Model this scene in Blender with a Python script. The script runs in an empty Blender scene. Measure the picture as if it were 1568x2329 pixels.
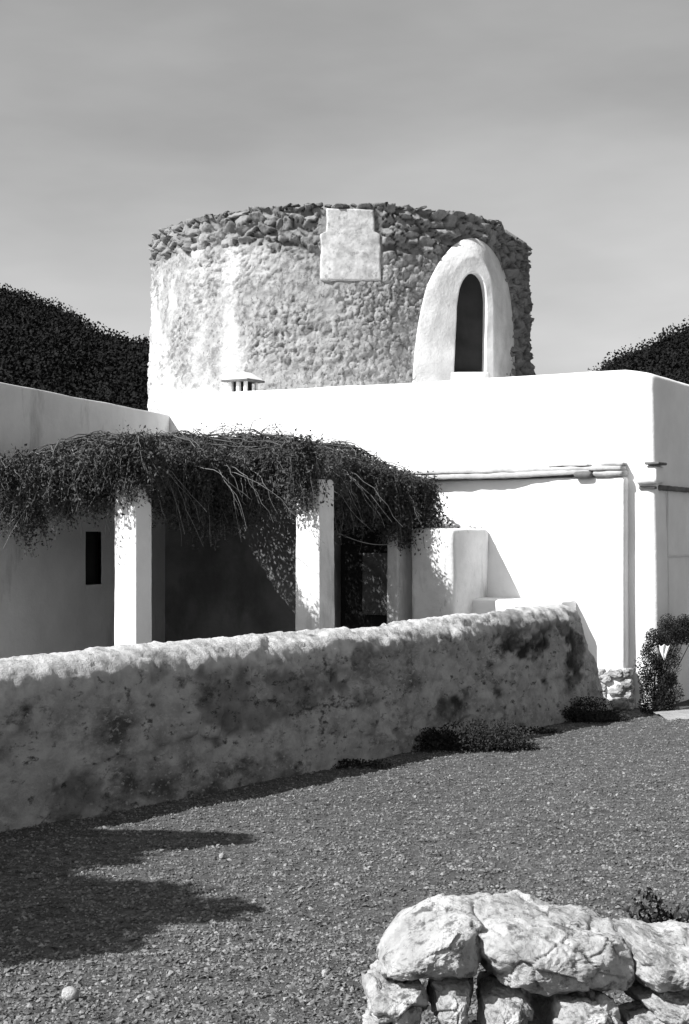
import bpy, math, random
import numpy as np
from mathutils import Vector, Matrix

SC = bpy.context.scene
R = math.radians
rng = np.random.default_rng(7)
random.seed(7)

# ------------------------------------------------------------------ camera, light, exposure
H = 2.3                       # eye height above the yard at the house
F = 3400.0                    # focal length in reference pixels (frame 1568 x 2329)
cam_d = bpy.data.cameras.new("camera")
cam_d.sensor_fit = 'VERTICAL'
cam_d.sensor_height = 36.0
cam_d.lens = F / 2329 * 36
cam_d.shift_y = 50.5 / 2329
cam_d.clip_start = 0.05
cam_d.clip_end = 3000
cam = bpy.data.objects.new("camera", cam_d)
SC.collection.objects.link(cam)
cam.location = (0, 0, H)
cam.rotation_euler = (R(90), 0, 0)
SC.camera = cam

SUN_EL = 44.0
SH = np.array([-0.881, -0.473])           # horizontal direction towards the sun
SH = SH / np.linalg.norm(SH)
sd = Vector((SH[0] * math.cos(R(SUN_EL)), SH[1] * math.cos(R(SUN_EL)), math.sin(R(SUN_EL))))
sun_d = bpy.data.lights.new("sun", 'SUN')
sun_d.energy = 5.0
sun_d.angle = R(0.5)
sun_d.color = (1, 1, 1)                   # the photograph is monochrome
sun = bpy.data.objects.new("sun", sun_d)
SC.collection.objects.link(sun)
sun.location = (-20, -15, 30)
sun.rotation_euler = (-sd).to_track_quat('-Z', 'Y').to_euler()

world = bpy.data.worlds.new("World")
SC.world = world
world.use_nodes = True
wn, wl = world.node_tree.nodes, world.node_tree.links
wn.clear()
sky = wn.new('ShaderNodeTexSky')
sky.sky_type = 'NISHITA'
sky.sun_disc = False
sky.sun_elevation = R(SUN_EL)
sky.sun_rotation = math.atan2(SH[0], SH[1])
sky.dust_density = 1.5
sep = wn.new('ShaderNodeSeparateColor')   # black and white film, most sensitive to blue
tob1 = wn.new('ShaderNodeMath'); tob1.operation = 'MULTIPLY_ADD'; tob1.inputs[1].default_value = 0.45
tob2 = wn.new('ShaderNodeMath'); tob2.operation = 'MULTIPLY'; tob2.inputs[1].default_value = 0.55
# thin streaks of high cloud
tc = wn.new('ShaderNodeTexCoord')
mp = wn.new('ShaderNodeMapping')
mp.inputs['Scale'].default_value = (2.2, 2.2, 7.0)
mp.inputs['Rotation'].default_value = (0.0, R(25), 0.0)
cl = wn.new('ShaderNodeTexNoise')
cl.inputs['Scale'].default_value = 1.6
cl.inputs['Detail'].default_value = 5
cl.inputs['Roughness'].default_value = 0.5
mr = wn.new('ShaderNodeMapRange')
mr.inputs['From Min'].default_value = 0.3
mr.inputs['From Max'].default_value = 0.75
mr.inputs['To Min'].default_value = 0.86
mr.inputs['To Max'].default_value = 1.22
mul = wn.new('ShaderNodeMath'); mul.operation = 'MULTIPLY'
bg = wn.new('ShaderNodeBackground')
bg.inputs['Strength'].default_value = 0.080
wo = wn.new('ShaderNodeOutputWorld')
wl.new(sky.outputs[0], sep.inputs[0]); wl.new(sep.outputs[1], tob2.inputs[0])
wl.new(sep.outputs[2], tob1.inputs[0]); wl.new(tob2.outputs[0], tob1.inputs[2])
wl.new(tc.outputs['Generated'], mp.inputs[0]); wl.new(mp.outputs[0], cl.inputs['Vector'])
wl.new(cl.outputs[0], mr.inputs[0])
wl.new(tob1.outputs[0], mul.inputs[0]); wl.new(mr.outputs[0], mul.inputs[1])
wl.new(mul.outputs[0], bg.inputs['Color']); wl.new(bg.outputs[0], wo.inputs['Surface'])

SC.view_settings.view_transform = 'Standard'
SC.view_settings.look = 'None'
SC.view_settings.exposure = 0.70
SC.view_settings.gamma = 1.0

# ------------------------------------------------------------------ numeric noise
def _hash(ix, iy, iz, seed=0):
    h = (ix.astype(np.int64) * 374761393 + iy.astype(np.int64) * 668265263 + iz.astype(np.int64) * 2147483647 + seed * 974711) & 0xffffffff
    h = ((h ^ (h >> 13)) * 1274126177) & 0xffffffff
    h = ((h ^ (h >> 16)) * 2246822519) & 0xffffffff
    return ((h ^ (h >> 15)) & 0xffffff) / float(0xffffff)

def vnoise(p, seed=0):
    i = np.floor(p).astype(np.int64)
    t = p - i
    t = t * t * (3 - 2 * t)
    o = 0
    for a in (0, 1):
        for b in (0, 1):
            for c in (0, 1):
                w = (t[:, 0] if a else 1 - t[:, 0]) * (t[:, 1] if b else 1 - t[:, 1]) * (t[:, 2] if c else 1 - t[:, 2])
                o = o + w * _hash(i[:, 0] + a, i[:, 1] + b, i[:, 2] + c, seed)
    return o * 2 - 1

def fbm(p, octv=4, seed=0, gain=0.5):
    o, a, s = 0, 1.0, 0.0
    for k in range(octv):
        o = o + a * vnoise(p * (2.03 ** k) + k * 17.3, seed + k)
        s += a
        a *= gain
    return o / s

def cells(u, v, seed=0, jit=0.9):
    """2-D cell noise: F1, F2, id value, offset to the cell centre"""
    iu, iv = np.floor(u).astype(np.int64), np.floor(v).astype(np.int64)
    f1 = np.full(u.shape, 9.0); f2 = np.full(u.shape, 9.0)
    idv = np.zeros(u.shape); du = np.zeros(u.shape); dv = np.zeros(u.shape)
    for a in (-1, 0, 1):
        for b in (-1, 0, 1):
            cu, cv = iu + a, iv + b
            z = np.zeros_like(cu)
            px = cu + 0.5 + jit * (_hash(cu, cv, z, seed) - 0.5)
            py = cv + 0.5 + jit * (_hash(cu, cv, z + 1, seed) - 0.5)
            d = np.hypot(u - px, v - py)
            near = d < f1
            f2 = np.where(near, f1, np.minimum(f2, d))
            idv = np.where(near, _hash(cu, cv, z + 2, seed), idv)
            du = np.where(near, u - px, du); dv = np.where(near, v - py, dv)
            f1 = np.where(near, d, f1)
    return f1, f2, idv, du, dv

def sstep(a, b, x):
    t = np.clip((x - a) / (b - a), 0, 1)
    return t * t * (3 - 2 * t)

# ------------------------------------------------------------------ mesh helpers
def make_mesh(name, V, Fc, mat, smooth=True, attrs=None):
    V = np.asarray(V, dtype=np.float64); Fc = np.asarray(Fc, dtype=np.int32)
    me = bpy.data.meshes.new(name)
    n = Fc.shape[1]
    me.vertices.add(len(V)); me.vertices.foreach_set('co', V.ravel())
    me.loops.add(Fc.size); me.loops.foreach_set('vertex_index', Fc.ravel())
    me.polygons.add(len(Fc))
    me.polygons.foreach_set('loop_start', np.arange(0, Fc.size, n, dtype=np.int32))
    me.polygons.foreach_set('loop_total', np.full(len(Fc), n, dtype=np.int32))
    me.polygons.foreach_set('use_smooth', np.full(len(Fc), smooth, dtype=bool))
    for k, a in (attrs or {}).items():
        at = me.attributes.new(k, 'FLOAT', 'POINT'); at.data.foreach_set('value', np.asarray(a, dtype=np.float32))
    me.update(calc_edges=True); me.validate()
    if mat: me.materials.append(mat)
    return me

def obj(name, V, Fc, mat, parent=None, smooth=True, attrs=None, kind=None):
    o = bpy.data.objects.new(name, make_mesh(name, V, Fc, mat, smooth, attrs))
    SC.collection.objects.link(o)
    if parent: o.parent = parent
    if kind: o['kind'] = kind
    return o

def tag(o, label, cat, group=None):
    o['label'] = label; o['category'] = cat
    if group: o['group'] = group
    return o

def thing(name, label, cat, loc=(0, 0, 0), rz=0.0, group=None):
    o = bpy.data.objects.new(name, None)
    SC.collection.objects.link(o)
    o.location = loc; o.rotation_euler = (0, 0, rz)
    o.empty_display_size = 0.2
    return tag(o, label, cat, group)

def join(parts):
    Vs, Fs, n = [], [], 0
    for V, Fc in parts:
        Vs.append(V); Fs.append(np.asarray(Fc) + n); n += len(V)
    return np.concatenate(Vs), np.concatenate(Fs)

def grid_faces(nu, nv, wrap_u=False):
    mu = nu if wrap_u else nu - 1
    i = np.arange(mu)[:, None]; j = np.arange(nv - 1)[None, :]
    a = i * nv + j; b = ((i + 1) % nu) * nv + j
    return np.stack([a, b, b + 1, a + 1], -1).reshape(-1, 4)

def rbox(lo, hi, r=0.02, res=0.1, amp=0.006, freq=2.5, seed=0, taper=0.0, fine=0.0):
    """hand-made block: rounded edges, slightly uneven faces"""
    lo, hi = np.array(lo, float), np.array(hi, float)
    c, h = (lo + hi) / 2, (hi - lo) / 2
    r = min(r, h.min() * 0.95)
    axes = []
    for k in range(3):
        inner = np.linspace(-h[k] + r, h[k] - r, max(2, int(math.ceil((2 * h[k] - 2 * r) / res)) + 1))
        e = np.array([-h[k], -h[k] + 0.3 * r])
        axes.append(np.concatenate([e, inner, -e[::-1]]))
    Vs, Fs, n = [], [], 0
    for k in range(3):
        i, j = (k + 1) % 3, (k + 2) % 3
        A, B = np.meshgrid(axes[i], axes[j], indexing='ij')
        f = grid_faces(len(axes[i]), len(axes[j]))
        for s in (-1, 1):
            P = np.zeros((A.size, 3)); P[:, i] = A.ravel(); P[:, j] = B.ravel(); P[:, k] = s * h[k]
            Vs.append(P); Fs.append((f if s > 0 else f[:, ::-1]) + n); n += len(P)
    P = np.concatenate(Vs); Fc = np.concatenate(Fs)
    key = np.round(P, 6)
    _, idx, inv = np.unique(key, axis=0, return_index=True, return_inverse=True)
    P = P[idx]; Fc = inv.reshape(-1)[Fc]
    q = np.clip(P, -h + r, h - r)
    d = P - q
    L = np.linalg.norm(d, axis=1, keepdims=True); d = d / np.maximum(L, 1e-9)
    P = q + d * r
    if taper:
        t = (P[:, 2:3] + h[2]) / (2 * h[2])
        P[:, :2] *= 1 - taper * t
    W = P + c
    W = W + d * (amp * fbm(W * freq + seed * 3.1, 3, seed))[:, None]
    if fine: W = W + d * (fine * fbm(W * freq * 5 + seed, 3, seed + 5))[:, None]
    return W, Fc

def tubes(lines, radii, sides=4):
    Vs, Fs, n = [], [], 0
    for pts, rad in zip(lines, radii):
        pts = np.asarray(pts, float); m = len(pts)
        t = np.gradient(pts, axis=0); t /= np.maximum(np.linalg.norm(t, axis=1, keepdims=True), 1e-9)
        up = np.where(np.abs(t[:, 2:3]) > 0.9, [[1.0, 0, 0]], [[0, 0, 1.0]])
        a = np.cross(t, up); a /= np.maximum(np.linalg.norm(a, axis=1, keepdims=True), 1e-9)
        b = np.cross(t, a)
        rr = np.broadcast_to(np.asarray(rad, float), (m,)) if np.ndim(rad) == 0 else np.linspace(rad[0], rad[1], m)
        an = np.linspace(0, 2 * math.pi, sides, endpoint=False)
        ring = pts[:, None, :] + rr[:, None, None] * (np.cos(an)[None, :, None] * a[:, None, :] + np.sin(an)[None, :, None] * b[:, None, :])
        Vs.append(ring.reshape(-1, 3))
        i = np.arange(m - 1)[:, None] * sides; j = np.arange(sides)[None, :]; j2 = (j + 1) % sides
        Fs.append(np.stack([i + j, i + j2, i + sides + j2, i + sides + j], -1).reshape(-1, 4) + n)
        n += m * sides
    return np.concatenate(Vs), np.concatenate(Fs)

def leaves(C, size, flat=0.0, aspect=0.55):
    """one bent leaf (two quads) per centre"""
    N = len(C)
    size = np.broadcast_to(size, (N,))[:, None]
    t = rng.normal(size=(N, 3)); t[:, 2] *= (1 - flat); t /= np.linalg.norm(t, axis=1, keepdims=True)
    b = rng.normal(size=(N, 3)); b -= (b * t).sum(1, keepdims=True) * t; b /= np.linalg.norm(b, axis=1, keepdims=True)
    nrm = np.cross(t, b)
    L, W = t * size, b * size * aspect
    V = np.stack([C - L * 0.5, C + W * 0.5 + nrm * size * 0.12, C + L * 0.5, C - W * 0.5 + nrm * size * 0.12], 1).reshape(-1, 3)
    k = np.arange(N)[:, None] * 4
    return V, (k + np.array([[0, 1, 2, 3]]))

def icosphere(sub):
    import bmesh
    bm = bmesh.new(); bmesh.ops.create_icosphere(bm, subdivisions=sub, radius=1.0)
    V = np.array([v.co[:] for v in bm.verts]); Fc = np.array([[v.index for v in f.verts] for f in bm.faces]); bm.free()
    return V, Fc
ICO = {k: icosphere(k) for k in (1, 2, 3, 5)}
OCT = (np.array([(1, 0, 0), (-1, 0, 0), (0, 1, 0), (0, -1, 0), (0.2, 0.1, 1), (0, 0, -1.0)]),
       np.array([(0, 2, 4), (2, 1, 4), (1, 3, 4), (3, 0, 4), (2, 0, 5), (1, 2, 5), (3, 1, 5), (0, 3, 5)]))

def rock(dims, seed, blocky=0.6, rough=0.05, sub=5):
    V, Fc = ICO[sub]
    m = np.abs(V).max(1, keepdims=True)
    P = V * (1 - blocky) + V / m * blocky * 0.86
    d = np.array(dims) / 2
    n0 = fbm(V * 1.3 + seed * 7.7, 3, seed)
    n1 = fbm(P * d * 16 + seed * 3.3, 4, seed + 11)
    pits = np.maximum(0, vnoise(P * d * 40 + seed, seed + 5) - 0.35)
    P = P * (1 + 0.20 * n0)[:, None]
    W = P * d + V * (rough * n1 * d.min() * 2 - pits * 0.012)[:, None]
    return W, Fc

# ------------------------------------------------------------------ materials (all neutral greys)
def material(name, lo, hi, scale=3.0, detail=6, bump=0.0, bscale=30.0, rough=0.9, attr=None, stains=None, squash=1.0, pos=(0.35, 0.65)):
    m = bpy.data.materials.new(name); m.use_nodes = True
    nt = m.node_tree; N, L = nt.nodes, nt.links
    bs = N['Principled BSDF']; bs.inputs['Roughness'].default_value = rough
    bs.inputs['Specular IOR Level'].default_value = 0.15
    tcn = N.new('ShaderNodeTexCoord')
    nz = N.new('ShaderNodeTexNoise'); nz.inputs['Scale'].default_value = scale; nz.inputs['Detail'].default_value = detail
    nz.inputs['Roughness'].default_value = 0.6
    L.new(tcn.outputs['Object'], nz.inputs['Vector'])
    rp = N.new('ShaderNodeValToRGB')
    rp.color_ramp.elements[0].position = pos[0]; rp.color_ramp.elements[0].color = (lo, lo, lo, 1)
    rp.color_ramp.elements[1].position = pos[1]; rp.color_ramp.elements[1].color = (hi, hi, hi, 1)
    L.new(nz.outputs[0], rp.inputs[0])
    col = rp.outputs[0]
    def mixc(fac, a, b):
        mx = N.new('ShaderNodeMix'); mx.data_type = 'RGBA'
        L.new(fac, mx.inputs[0]); L.new(a, mx.inputs[6])
        if isinstance(b, float): mx.inputs[7].default_value = (b, b, b, 1)
        else: L.new(b, mx.inputs[7])
        return mx.outputs[2]
    for st in (stains or []):                    # (scale, lo threshold, hi threshold, grey, z-stretch)
        mpn = N.new('ShaderNodeMapping'); mpn.inputs['Scale'].default_value = (squash, 1, st[4])
        mpn.inputs['Location'].default_value = (st[0] * 3.7, st[0], 1.3)
        L.new(tcn.outputs['Object'], mpn.inputs[0])
        n2 = N.new('ShaderNodeTexNoise'); n2.inputs['Scale'].default_value = st[0]; n2.inputs['Detail'].default_value = 8
        n2.inputs['Roughness'].default_value = 0.68
        L.new(mpn.outputs[0], n2.inputs['Vector'])
        m2 = N.new('ShaderNodeMapRange'); m2.inputs[1].default_value = st[1]; m2.inputs[2].default_value = st[2]
        L.new(n2.outputs[0], m2.inputs[0])
        col = mixc(m2.outputs[0], col, st[3])
    if attr:                                     # (attribute name, grey where it is 1)
        for an, g in attr:
            at = N.new('ShaderNodeAttribute'); at.attribute_name = an
            col = mixc(at.outputs['Fac'], col, g)
    L.new(col, bs.inputs['Base Color'])
    if bump:
        nb = N.new('ShaderNodeTexNoise'); nb.inputs['Scale'].default_value = bscale; nb.inputs['Detail'].default_value = 8
        nb.inputs['Roughness'].default_value = 0.65
        L.new(tcn.outputs['Object'], nb.inputs['Vector'])
        bp = N.new('ShaderNodeBump'); bp.inputs['Strength'].default_value = bump; bp.inputs['Distance'].default_value = 0.02
        L.new(nb.outputs[0], bp.inputs['Height']); L.new(bp.outputs[0], bs.inputs['Normal'])
    return m

M_white = material("whitewash", 0.74, 0.86, 1.2, bump=0.35, bscale=9, stains=[(0.9, 0.60, 0.75, 0.62, 0.35)])
M_white_worn = material("worn_whitewash", 0.58, 0.80, 1.4, bump=0.5, bscale=12, stains=[(1.6, 0.56, 0.68, 0.42, 0.3), (5.0, 0.62, 0.72, 0.30, 0.5)])
M_porch = material("shaded_plaster", 0.15, 0.27, 1.1, bump=0.4, bscale=10, stains=[(1.3, 0.52, 0.7, 0.12, 0.6)])  # plaster tone darkened to carry the deep shade under the pergola
M_render = material("grey_render", 0.62, 0.76, 1.0, bump=0.5, bscale=14, stains=[(1.5, 0.56, 0.72, 0.38, 0.3)])
M_tower = material("tower_masonry", 0.25, 0.38, 5.0, bump=1.0, bscale=26, attr=[("bare", 0.17), ("wash", 0.62), ("mortar_shade", 0.035)], stains=[(6.0, 0.53, 0.60, 0.20, 0.8), (17.0, 0.56, 0.62, 0.13, 0.7)])
M_patch = material("pale_plaster", 0.36, 0.60, 7.0, bump=0.6, bscale=20, stains=[(9.0, 0.55, 0.66, 0.26, 1.0)])
M_block = material("pale_stone", 0.34, 0.46, 6.0, bump=0.6, bscale=22)
M_surround = material("lime_render", 0.50, 0.70, 2.2, bump=0.7, bscale=18, stains=[(7.0, 0.6, 0.74, 0.45, 0.6)])
M_black = material("dark_interior", 0.015, 0.03, 2.0)  # near-black tone carrying the lack of light inside openings
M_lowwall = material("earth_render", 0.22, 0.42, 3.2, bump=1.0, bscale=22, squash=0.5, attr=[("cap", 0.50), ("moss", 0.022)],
                     stains=[(8.0, 0.55, 0.64, 0.40, 1.0), (1.0, 0.545, 0.66, 0.065, 0.95), (3.4, 0.56, 0.66, 0.055, 1.0), (14.0, 0.57, 0.65, 0.07, 1.0), (26.0, 0.56, 0.64, 0.36, 1.0)])
M_stone = material("limestone", 0.28, 0.50, 7.0, bump=1.0, bscale=40, stains=[(12.0, 0.54, 0.62, 0.13, 1.0), (4.0, 0.55, 0.72, 0.26, 1.0), (30.0, 0.6, 0.7, 0.12, 1.0)])
M_wood = material("weathered_wood", 0.09, 0.16, 6.0, bump=0.5, bscale=40)
M_dark_wood = material("dark_wood", 0.02, 0.05, 6.0, bump=0.5, bscale=40)
M_tile = material("old_tile", 0.10, 0.18, 6.0, bump=0.5, bscale=30)
M_leaf = material("vine_leaf", 0.028, 0.085, 2.5, rough=0.6)
M_twig = material("dry_twig", 0.05, 0.15, 4.0)
M_dry = material("pale_dry_shoot", 0.12, 0.30, 4.0)
M_bush = material("bush_leaf", 0.012, 0.035, 3.0, rough=0.7)
M_scrub = material("hill_scrub", 0.005, 0.014, 0.3, rough=0.9)
M_bark = material("bark", 0.08, 0.14, 5.0, bump=0.8, bscale=20)
M_ground = material("dark_gravel", 0.05, 0.115, 14.0, detail=10, bump=1.0, bscale=45, stains=[(0.6, 0.5, 0.8, 0.055, 1.0)])
M_pebble = material("pebble", 0.08, 0.24, 9.0, detail=3, bump=0.3, bscale=60)
M_hill = material("dark_hillside", 0.008, 0.02, 0.2)
M_path = material("pale_earth", 0.22, 0.36, 3.0, bump=0.8, bscale=30)
M_cloth = material("white_cloth", 0.75, 0.85, 5.0)
M_metal = material("dull_wire", 0.25, 0.35, 5.0, rough=0.5)

# ------------------------------------------------------------------ ground
def gz(x, y):
    y = np.asarray(y, float)
    return np.clip(0.30 * (19.0 - y) / 9.0, 0.0, 0.52) * np.where(np.abs(x) < 60, 1, 0)

xs = np.concatenate([[-700, -200, -60], np.linspace(-14, -5, 19)[:-1], np.linspace(-5, 6, 160), np.linspace(6, 14, 16)[1:], [60, 200, 700]])
ys = np.concatenate([[-300, -40, -5], np.linspace(0, 4, 10)[:-1], np.linspace(4, 20, 230), np.linspace(20, 40, 12)[1:], [80, 300, 900]])
X, Y = np.meshgrid(xs, ys, indexing='ij')
P = np.stack([X.ravel(), Y.ravel(), np.zeros(X.size)], 1)
z = gz(P[:, 0], P[:, 1])
near = (np.abs(P[:, 0]) < 14) & (P[:, 1] > 0) & (P[:, 1] < 40)
z = z + near * (0.025 * fbm(P * np.array([1.1, 1.1, 1]), 4, 3) + 0.008 * vnoise(P * 9, 4))
P[:, 2] = z
ground = obj("ground", P, grid_faces(len(xs), len(ys)), M_ground, kind='structure')

def ground_z(x, y):
    q = np.stack([np.atleast_1d(x), np.atleast_1d(y), np.zeros(np.size(x))], 1).astype(float)
    return gz(q[:, 0], q[:, 1]) + 0.025 * fbm(q * np.array([1.1, 1.1, 1]), 4, 3) + 0.008 * vnoise(q * 9, 4)

# gravel lying on the ground: nobody could count it
def gravel(n, smin, smax, seed):
    r = np.random.default_rng(seed)
    yy = 4.9 + (19.6 - 4.9) * r.random(n) ** 1.5
    xx = (r.random(n) * 2 - 1) * (0.31 * yy + 0.8)
    dn = fbm(np.stack([xx * 0.9, yy * 0.9, 0 * xx], 1), 3, 66)
    keep = (r.random(n) < 0.95 + 0.35 * dn) & ((0.855 * (xx - 3.02) - 0.519 * (yy - 18.8)) > 0.02)
    xx, yy = xx[keep], yy[keep]; m = len(xx)
    V, Fc = OCT
    s = smin + (smax - smin) * r.random(m) ** 2.6
    sc = s[:, None] * (0.55 + 0.7 * r.random((m, 3))); sc[:, 2] *= 0.75
    jit = 1 + 0.7 * (r.random((m, 6)) - 0.5)
    an = r.random(m) * 6.283
    W = V[None] * jit[:, :, None] * sc[:, None, :]
    c, s_ = np.cos(an)[:, None], np.sin(an)[:, None]
    ti = r.uniform(-1.2, 1.2, m); c2, s2 = np.cos(ti)[:, None], np.sin(ti)[:, None]
    W = np.stack([W[..., 0] * c2 - W[..., 2] * s2, W[..., 1], (W[..., 0] * s2 + W[..., 2] * c2) * 0.8], -1)
    Wx = W[..., 0] * c - W[..., 1] * s_; Wy = W[..., 0] * s_ + W[..., 1] * c
    zz = ground_z(xx, yy)
    W = np.stack([Wx + xx[:, None], Wy + yy[:, None], W[..., 2] + (zz + sc[:, 2] * 0.35)[:, None]], -1)
    tint = np.repeat(r.random(m) ** 5 * 0.7, 6)
    Fa = (np.arange(m)[:, None, None] * 6 + Fc[None]).reshape(-1, 3)
    return W.reshape(-1, 3), Fa, tint
gV, gF, gT = gravel(250000, 0.004, 0.017, 5)
M_pebble_var = material("gravel_pebble", 0.05, 0.165, 9.0, detail=3, attr=[("tint", 0.34)])
g = obj("gravel", gV, gF, M_pebble_var, smooth=False, attrs={"tint": gT}, kind='stuff')

# pale trodden strip along the house side
pu = np.linspace(0, 1, 30); pv = np.linspace(0, 1, 8)
A, B = np.meshgrid(pu, pv, indexing='ij')
px_ = 3.95 + A * 6.0; py_ = 18.35 + B * (1.0 + 0.25 * A) + 0.12 * A + 0.07 * np.sin(A * 17) * (1 - B)
Pp = np.stack([px_.ravel(), py_.ravel(), np.zeros(A.size)], 1)
Pp[:, 2] = ground_z(Pp[:, 0], Pp[:, 1]) + 0.03 - 0.035 * (1 - sstep(0, 0.25, B.ravel()))
obj("path", Pp, grid_faces(30, 8), M_path, kind='structure')

# ------------------------------------------------------------------ hills behind
hx = np.linspace(-110, 110, 130); hy = np.linspace(62, 240, 60)
prof_x = [-110, -70, -36.9, -34, -29.5, -27, -21, -12, 0, 12, 22, 26, 29, 33, 34, 37, 50, 80, 110]
prof_z = [39, 35, 26.4, 25.7, 24.3, 22.6, 21.2, 18, 15, 14, 14.5, 17.4, 19.8, 21.2, 21.6, 22.8, 28, 38, 40]
X, Y = np.meshgrid(hx, hy, indexing='ij')
def hill_z(x, y):
    top = np.interp(x * 160.0 / np.maximum(y, 60), prof_x, prof_z)
    q = np.stack([x, y, 0 * x], 1)
    return top * sstep(60, 160, y) ** 0.8 + 0.5 * fbm(q * 0.12, 3, 9) - 0.3
Pz = hill_z(X.ravel(), Y.ravel())
obj("hills", np.stack([X.ravel(), Y.ravel(), Pz], 1), grid_faces(130, 60), M_hill, kind='structure')
# scrub woodland on the slopes
cx, cy = [], []
r2 = np.random.default_rng(21)
for x0, x1, n in ((-46, -15, 2000), (-78, -46, 1100), (26.5, 46, 900), (46, 78, 900)):
    cx.append(r2.uniform(x0, x1, n)); cy.append(r2.uniform(96, 166, n))
cx, cy = np.concatenate(cx) , np.concatenate(cy)
cx = cx * cy / 160
cz = hill_z(cx, cy)
n_leaf = 90
sz = 0.4 + 1.5 * r2.random(len(cx)) ** 2.2
off = r2.normal(size=(len(cx), n_leaf, 3)); off /= np.linalg.norm(off, axis=2, keepdims=True); off *= r2.random((len(cx), n_leaf, 1)) ** 0.4
off *= sz[:, None, None] * np.array([1.15, 1.15, 0.8])
Cb = (np.stack([cx, cy, cz + sz * 0.25], 1)[:, None, :] + off).reshape(-1, 3)
V, Fc = leaves(Cb, r2.uniform(0.16, 0.36, len(Cb)), aspect=0.8)
obj("woodland", V, Fc, M_scrub, smooth=False, kind='stuff')

# ------------------------------------------------------------------ round stone tower
TC = np.array([-0.07, 27.0]); TR = 3.34; TZ = 7.52
def tower_radius(z): return TR + 0.030 * (7.5 - z)
# splayed, pointed door surround half way up the tower
def ray(px, py): return np.array([(px - 784) / F, 1.0, (1215 - py) / F])
def on_cyl(px, py, rad):
    d = ray(px, py); o = np.array([-TC[0], -TC[1]])
    a = d[0] ** 2 + d[1] ** 2; b = 2 * (o[0] * d[0] + o[1] * d[1]); c = o @ o - rad ** 2
    t = (-b - math.sqrt(max(b * b - 4 * a * c, 0))) / (2 * a)
    return np.array([d[0] * t - TC[0], d[1] * t - TC[1], H + d[2] * t])
nb_ = np.array([0.35, -0.937, 0]); nb_ /= np.linalg.norm(nb_)
pc = on_cyl(1072, 740, 3.40) + nb_ * 0.26
def on_pl(px, py, p0, n):
    d = ray(px, py); o = np.array([-TC[0], -TC[1], H])
    t = ((p0 - o) @ n) / (d @ n)
    return o + d * t
def resample(pts, n=72):
    pts = np.array(pts, float); s = np.concatenate([[0], np.cumsum(np.linalg.norm(np.diff(pts, axis=0), axis=1))])
    t = np.linspace(0, s[-1], n)
    out = np.stack([np.interp(t, s, pts[:, 0]), np.interp(t, s, pts[:, 1])], 1)
    for _ in range(3): out[1:-1] = (out[:-2] + 2 * out[1:-1] + out[2:]) / 4
    return out
hole = resample([(1030, 960), (1032, 860), (1037, 760), (1040, 690), (1046, 650), (1060, 626), (1074, 616), (1081, 615), (1093, 622), (1103, 642), (1108, 680), (1107, 740), (1105, 850), (1104, 960)])
tower = thing("stone_tower", "round rubble stone tower with flaking plaster rising behind the white house", "tower", (TC[0], TC[1], 0))
nth, nz_ = 1100, 330
th = np.linspace(0, 2 * math.pi, nth, endpoint=False); zz = np.linspace(-0.2, TZ, nz_)
T, Z = np.meshgrid(th, zz, indexing='ij'); T, Z = T.ravel(), Z.ravel()
U = T * TR
q3 = np.stack([np.cos(T) * TR, np.sin(T) * TR, Z], 1)
side = sstep(0.45, 0.85, np.cos(T))                                  # right flank: bare masonry further down, shade put into its darker tone
bare = sstep(6.60, 6.92, Z + (0.40 + 0.35 * sstep(0.1, -0.5, np.cos(T))) * fbm(q3 * 1.5, 4, 2) + 2.6 * side - 0.22 * sstep(-0.35, -0.7, np.cos(T)))
warp = 0.25 * fbm(q3 * 2.2, 2, 31)
ku, kz = 1.0, 1 / 0.115
f1, f2, idv, du, dv = cells(T / (2 * math.pi) * 88 + 1.9 * warp + 0.9 * Z, Z * kz + warp * 2.8, 3, 1.0)
edge = f2 - f1
st = sstep(0.03, 0.13, edge)
tl = (idv * 7.3 % 1 - 0.5); tl2 = (idv * 13.7 % 1 - 0.5)
stone_h = st * (0.010 + 0.10 * idv ** 1.3) + st * (du * tl * 0.20 + dv * tl2 * 0.20) + st * 0.035 * fbm(q3 * 12, 3, 71)
g1, g2, gid, _, _ = cells(T / (2 * math.pi) * 190 + warp * 3, Z * 12 + warp * 4, 8, 1.0)
expo = sstep(-0.30, 0.20, fbm(q3 * 1.1 + 9, 4, 14))                   # where small stones show through the plaster
small = sstep(0.03, 0.16, g2 - g1) * (0.010 + 0.040 * gid ** 1.6) * (0.15 + 0.85 * expo) - 0.030 * sstep(0.25, 0.55, vnoise(q3 * 9 + 3 * vnoise(q3 * 5, 73)[:, None], 74)) * (0.35 + 0.65 * expo)
rough = 0.030 * fbm(q3 * 7, 5, 17, 0.68) + 0.03 * fbm(q3 * 0.8, 2, 5)
disp = bare * (stone_h - 0.055) + (1 - bare) * small + rough
wash = sstep(0.10, 0.42, 0.28 * fbm(q3 * 3.3, 4, 29) + fbm(q3 * np.array([0.95, 0.95, 0.5]) + 4.2, 5, 23) + 0.34 * (sstep(-0.35, -0.75, np.cos(T)) - 0.5)
             + 0.85 * sstep(4.9, 3.9, Z) * sstep(-0.1, -0.5, np.cos(T))) * (1 - bare * 0.75)
for a_, w_, g_ in ((math.asin(-0.50), 0.10, 0.9), (math.asin(-0.66), 0.07, 0.7), (math.asin(-0.92), 0.12, 0.8), (math.asin(-0.36), 0.05, 0.5)):
    th_ = np.angle(np.exp(1j * (T - (a_ - math.pi / 2))))
    wash = np.maximum(wash, g_ * np.exp(-(th_ / w_) ** 2) * sstep(-0.15, 0.35, fbm(q3 * np.array([1.8, 1.8, 0.9]) + a_, 4, 43) + 0.1) * sstep(7.1, 6.7, Z))
wash = np.clip(wash * (0.8 + 0.4 * vnoise(q3 * 7, 41)), 0, 1)
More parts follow.
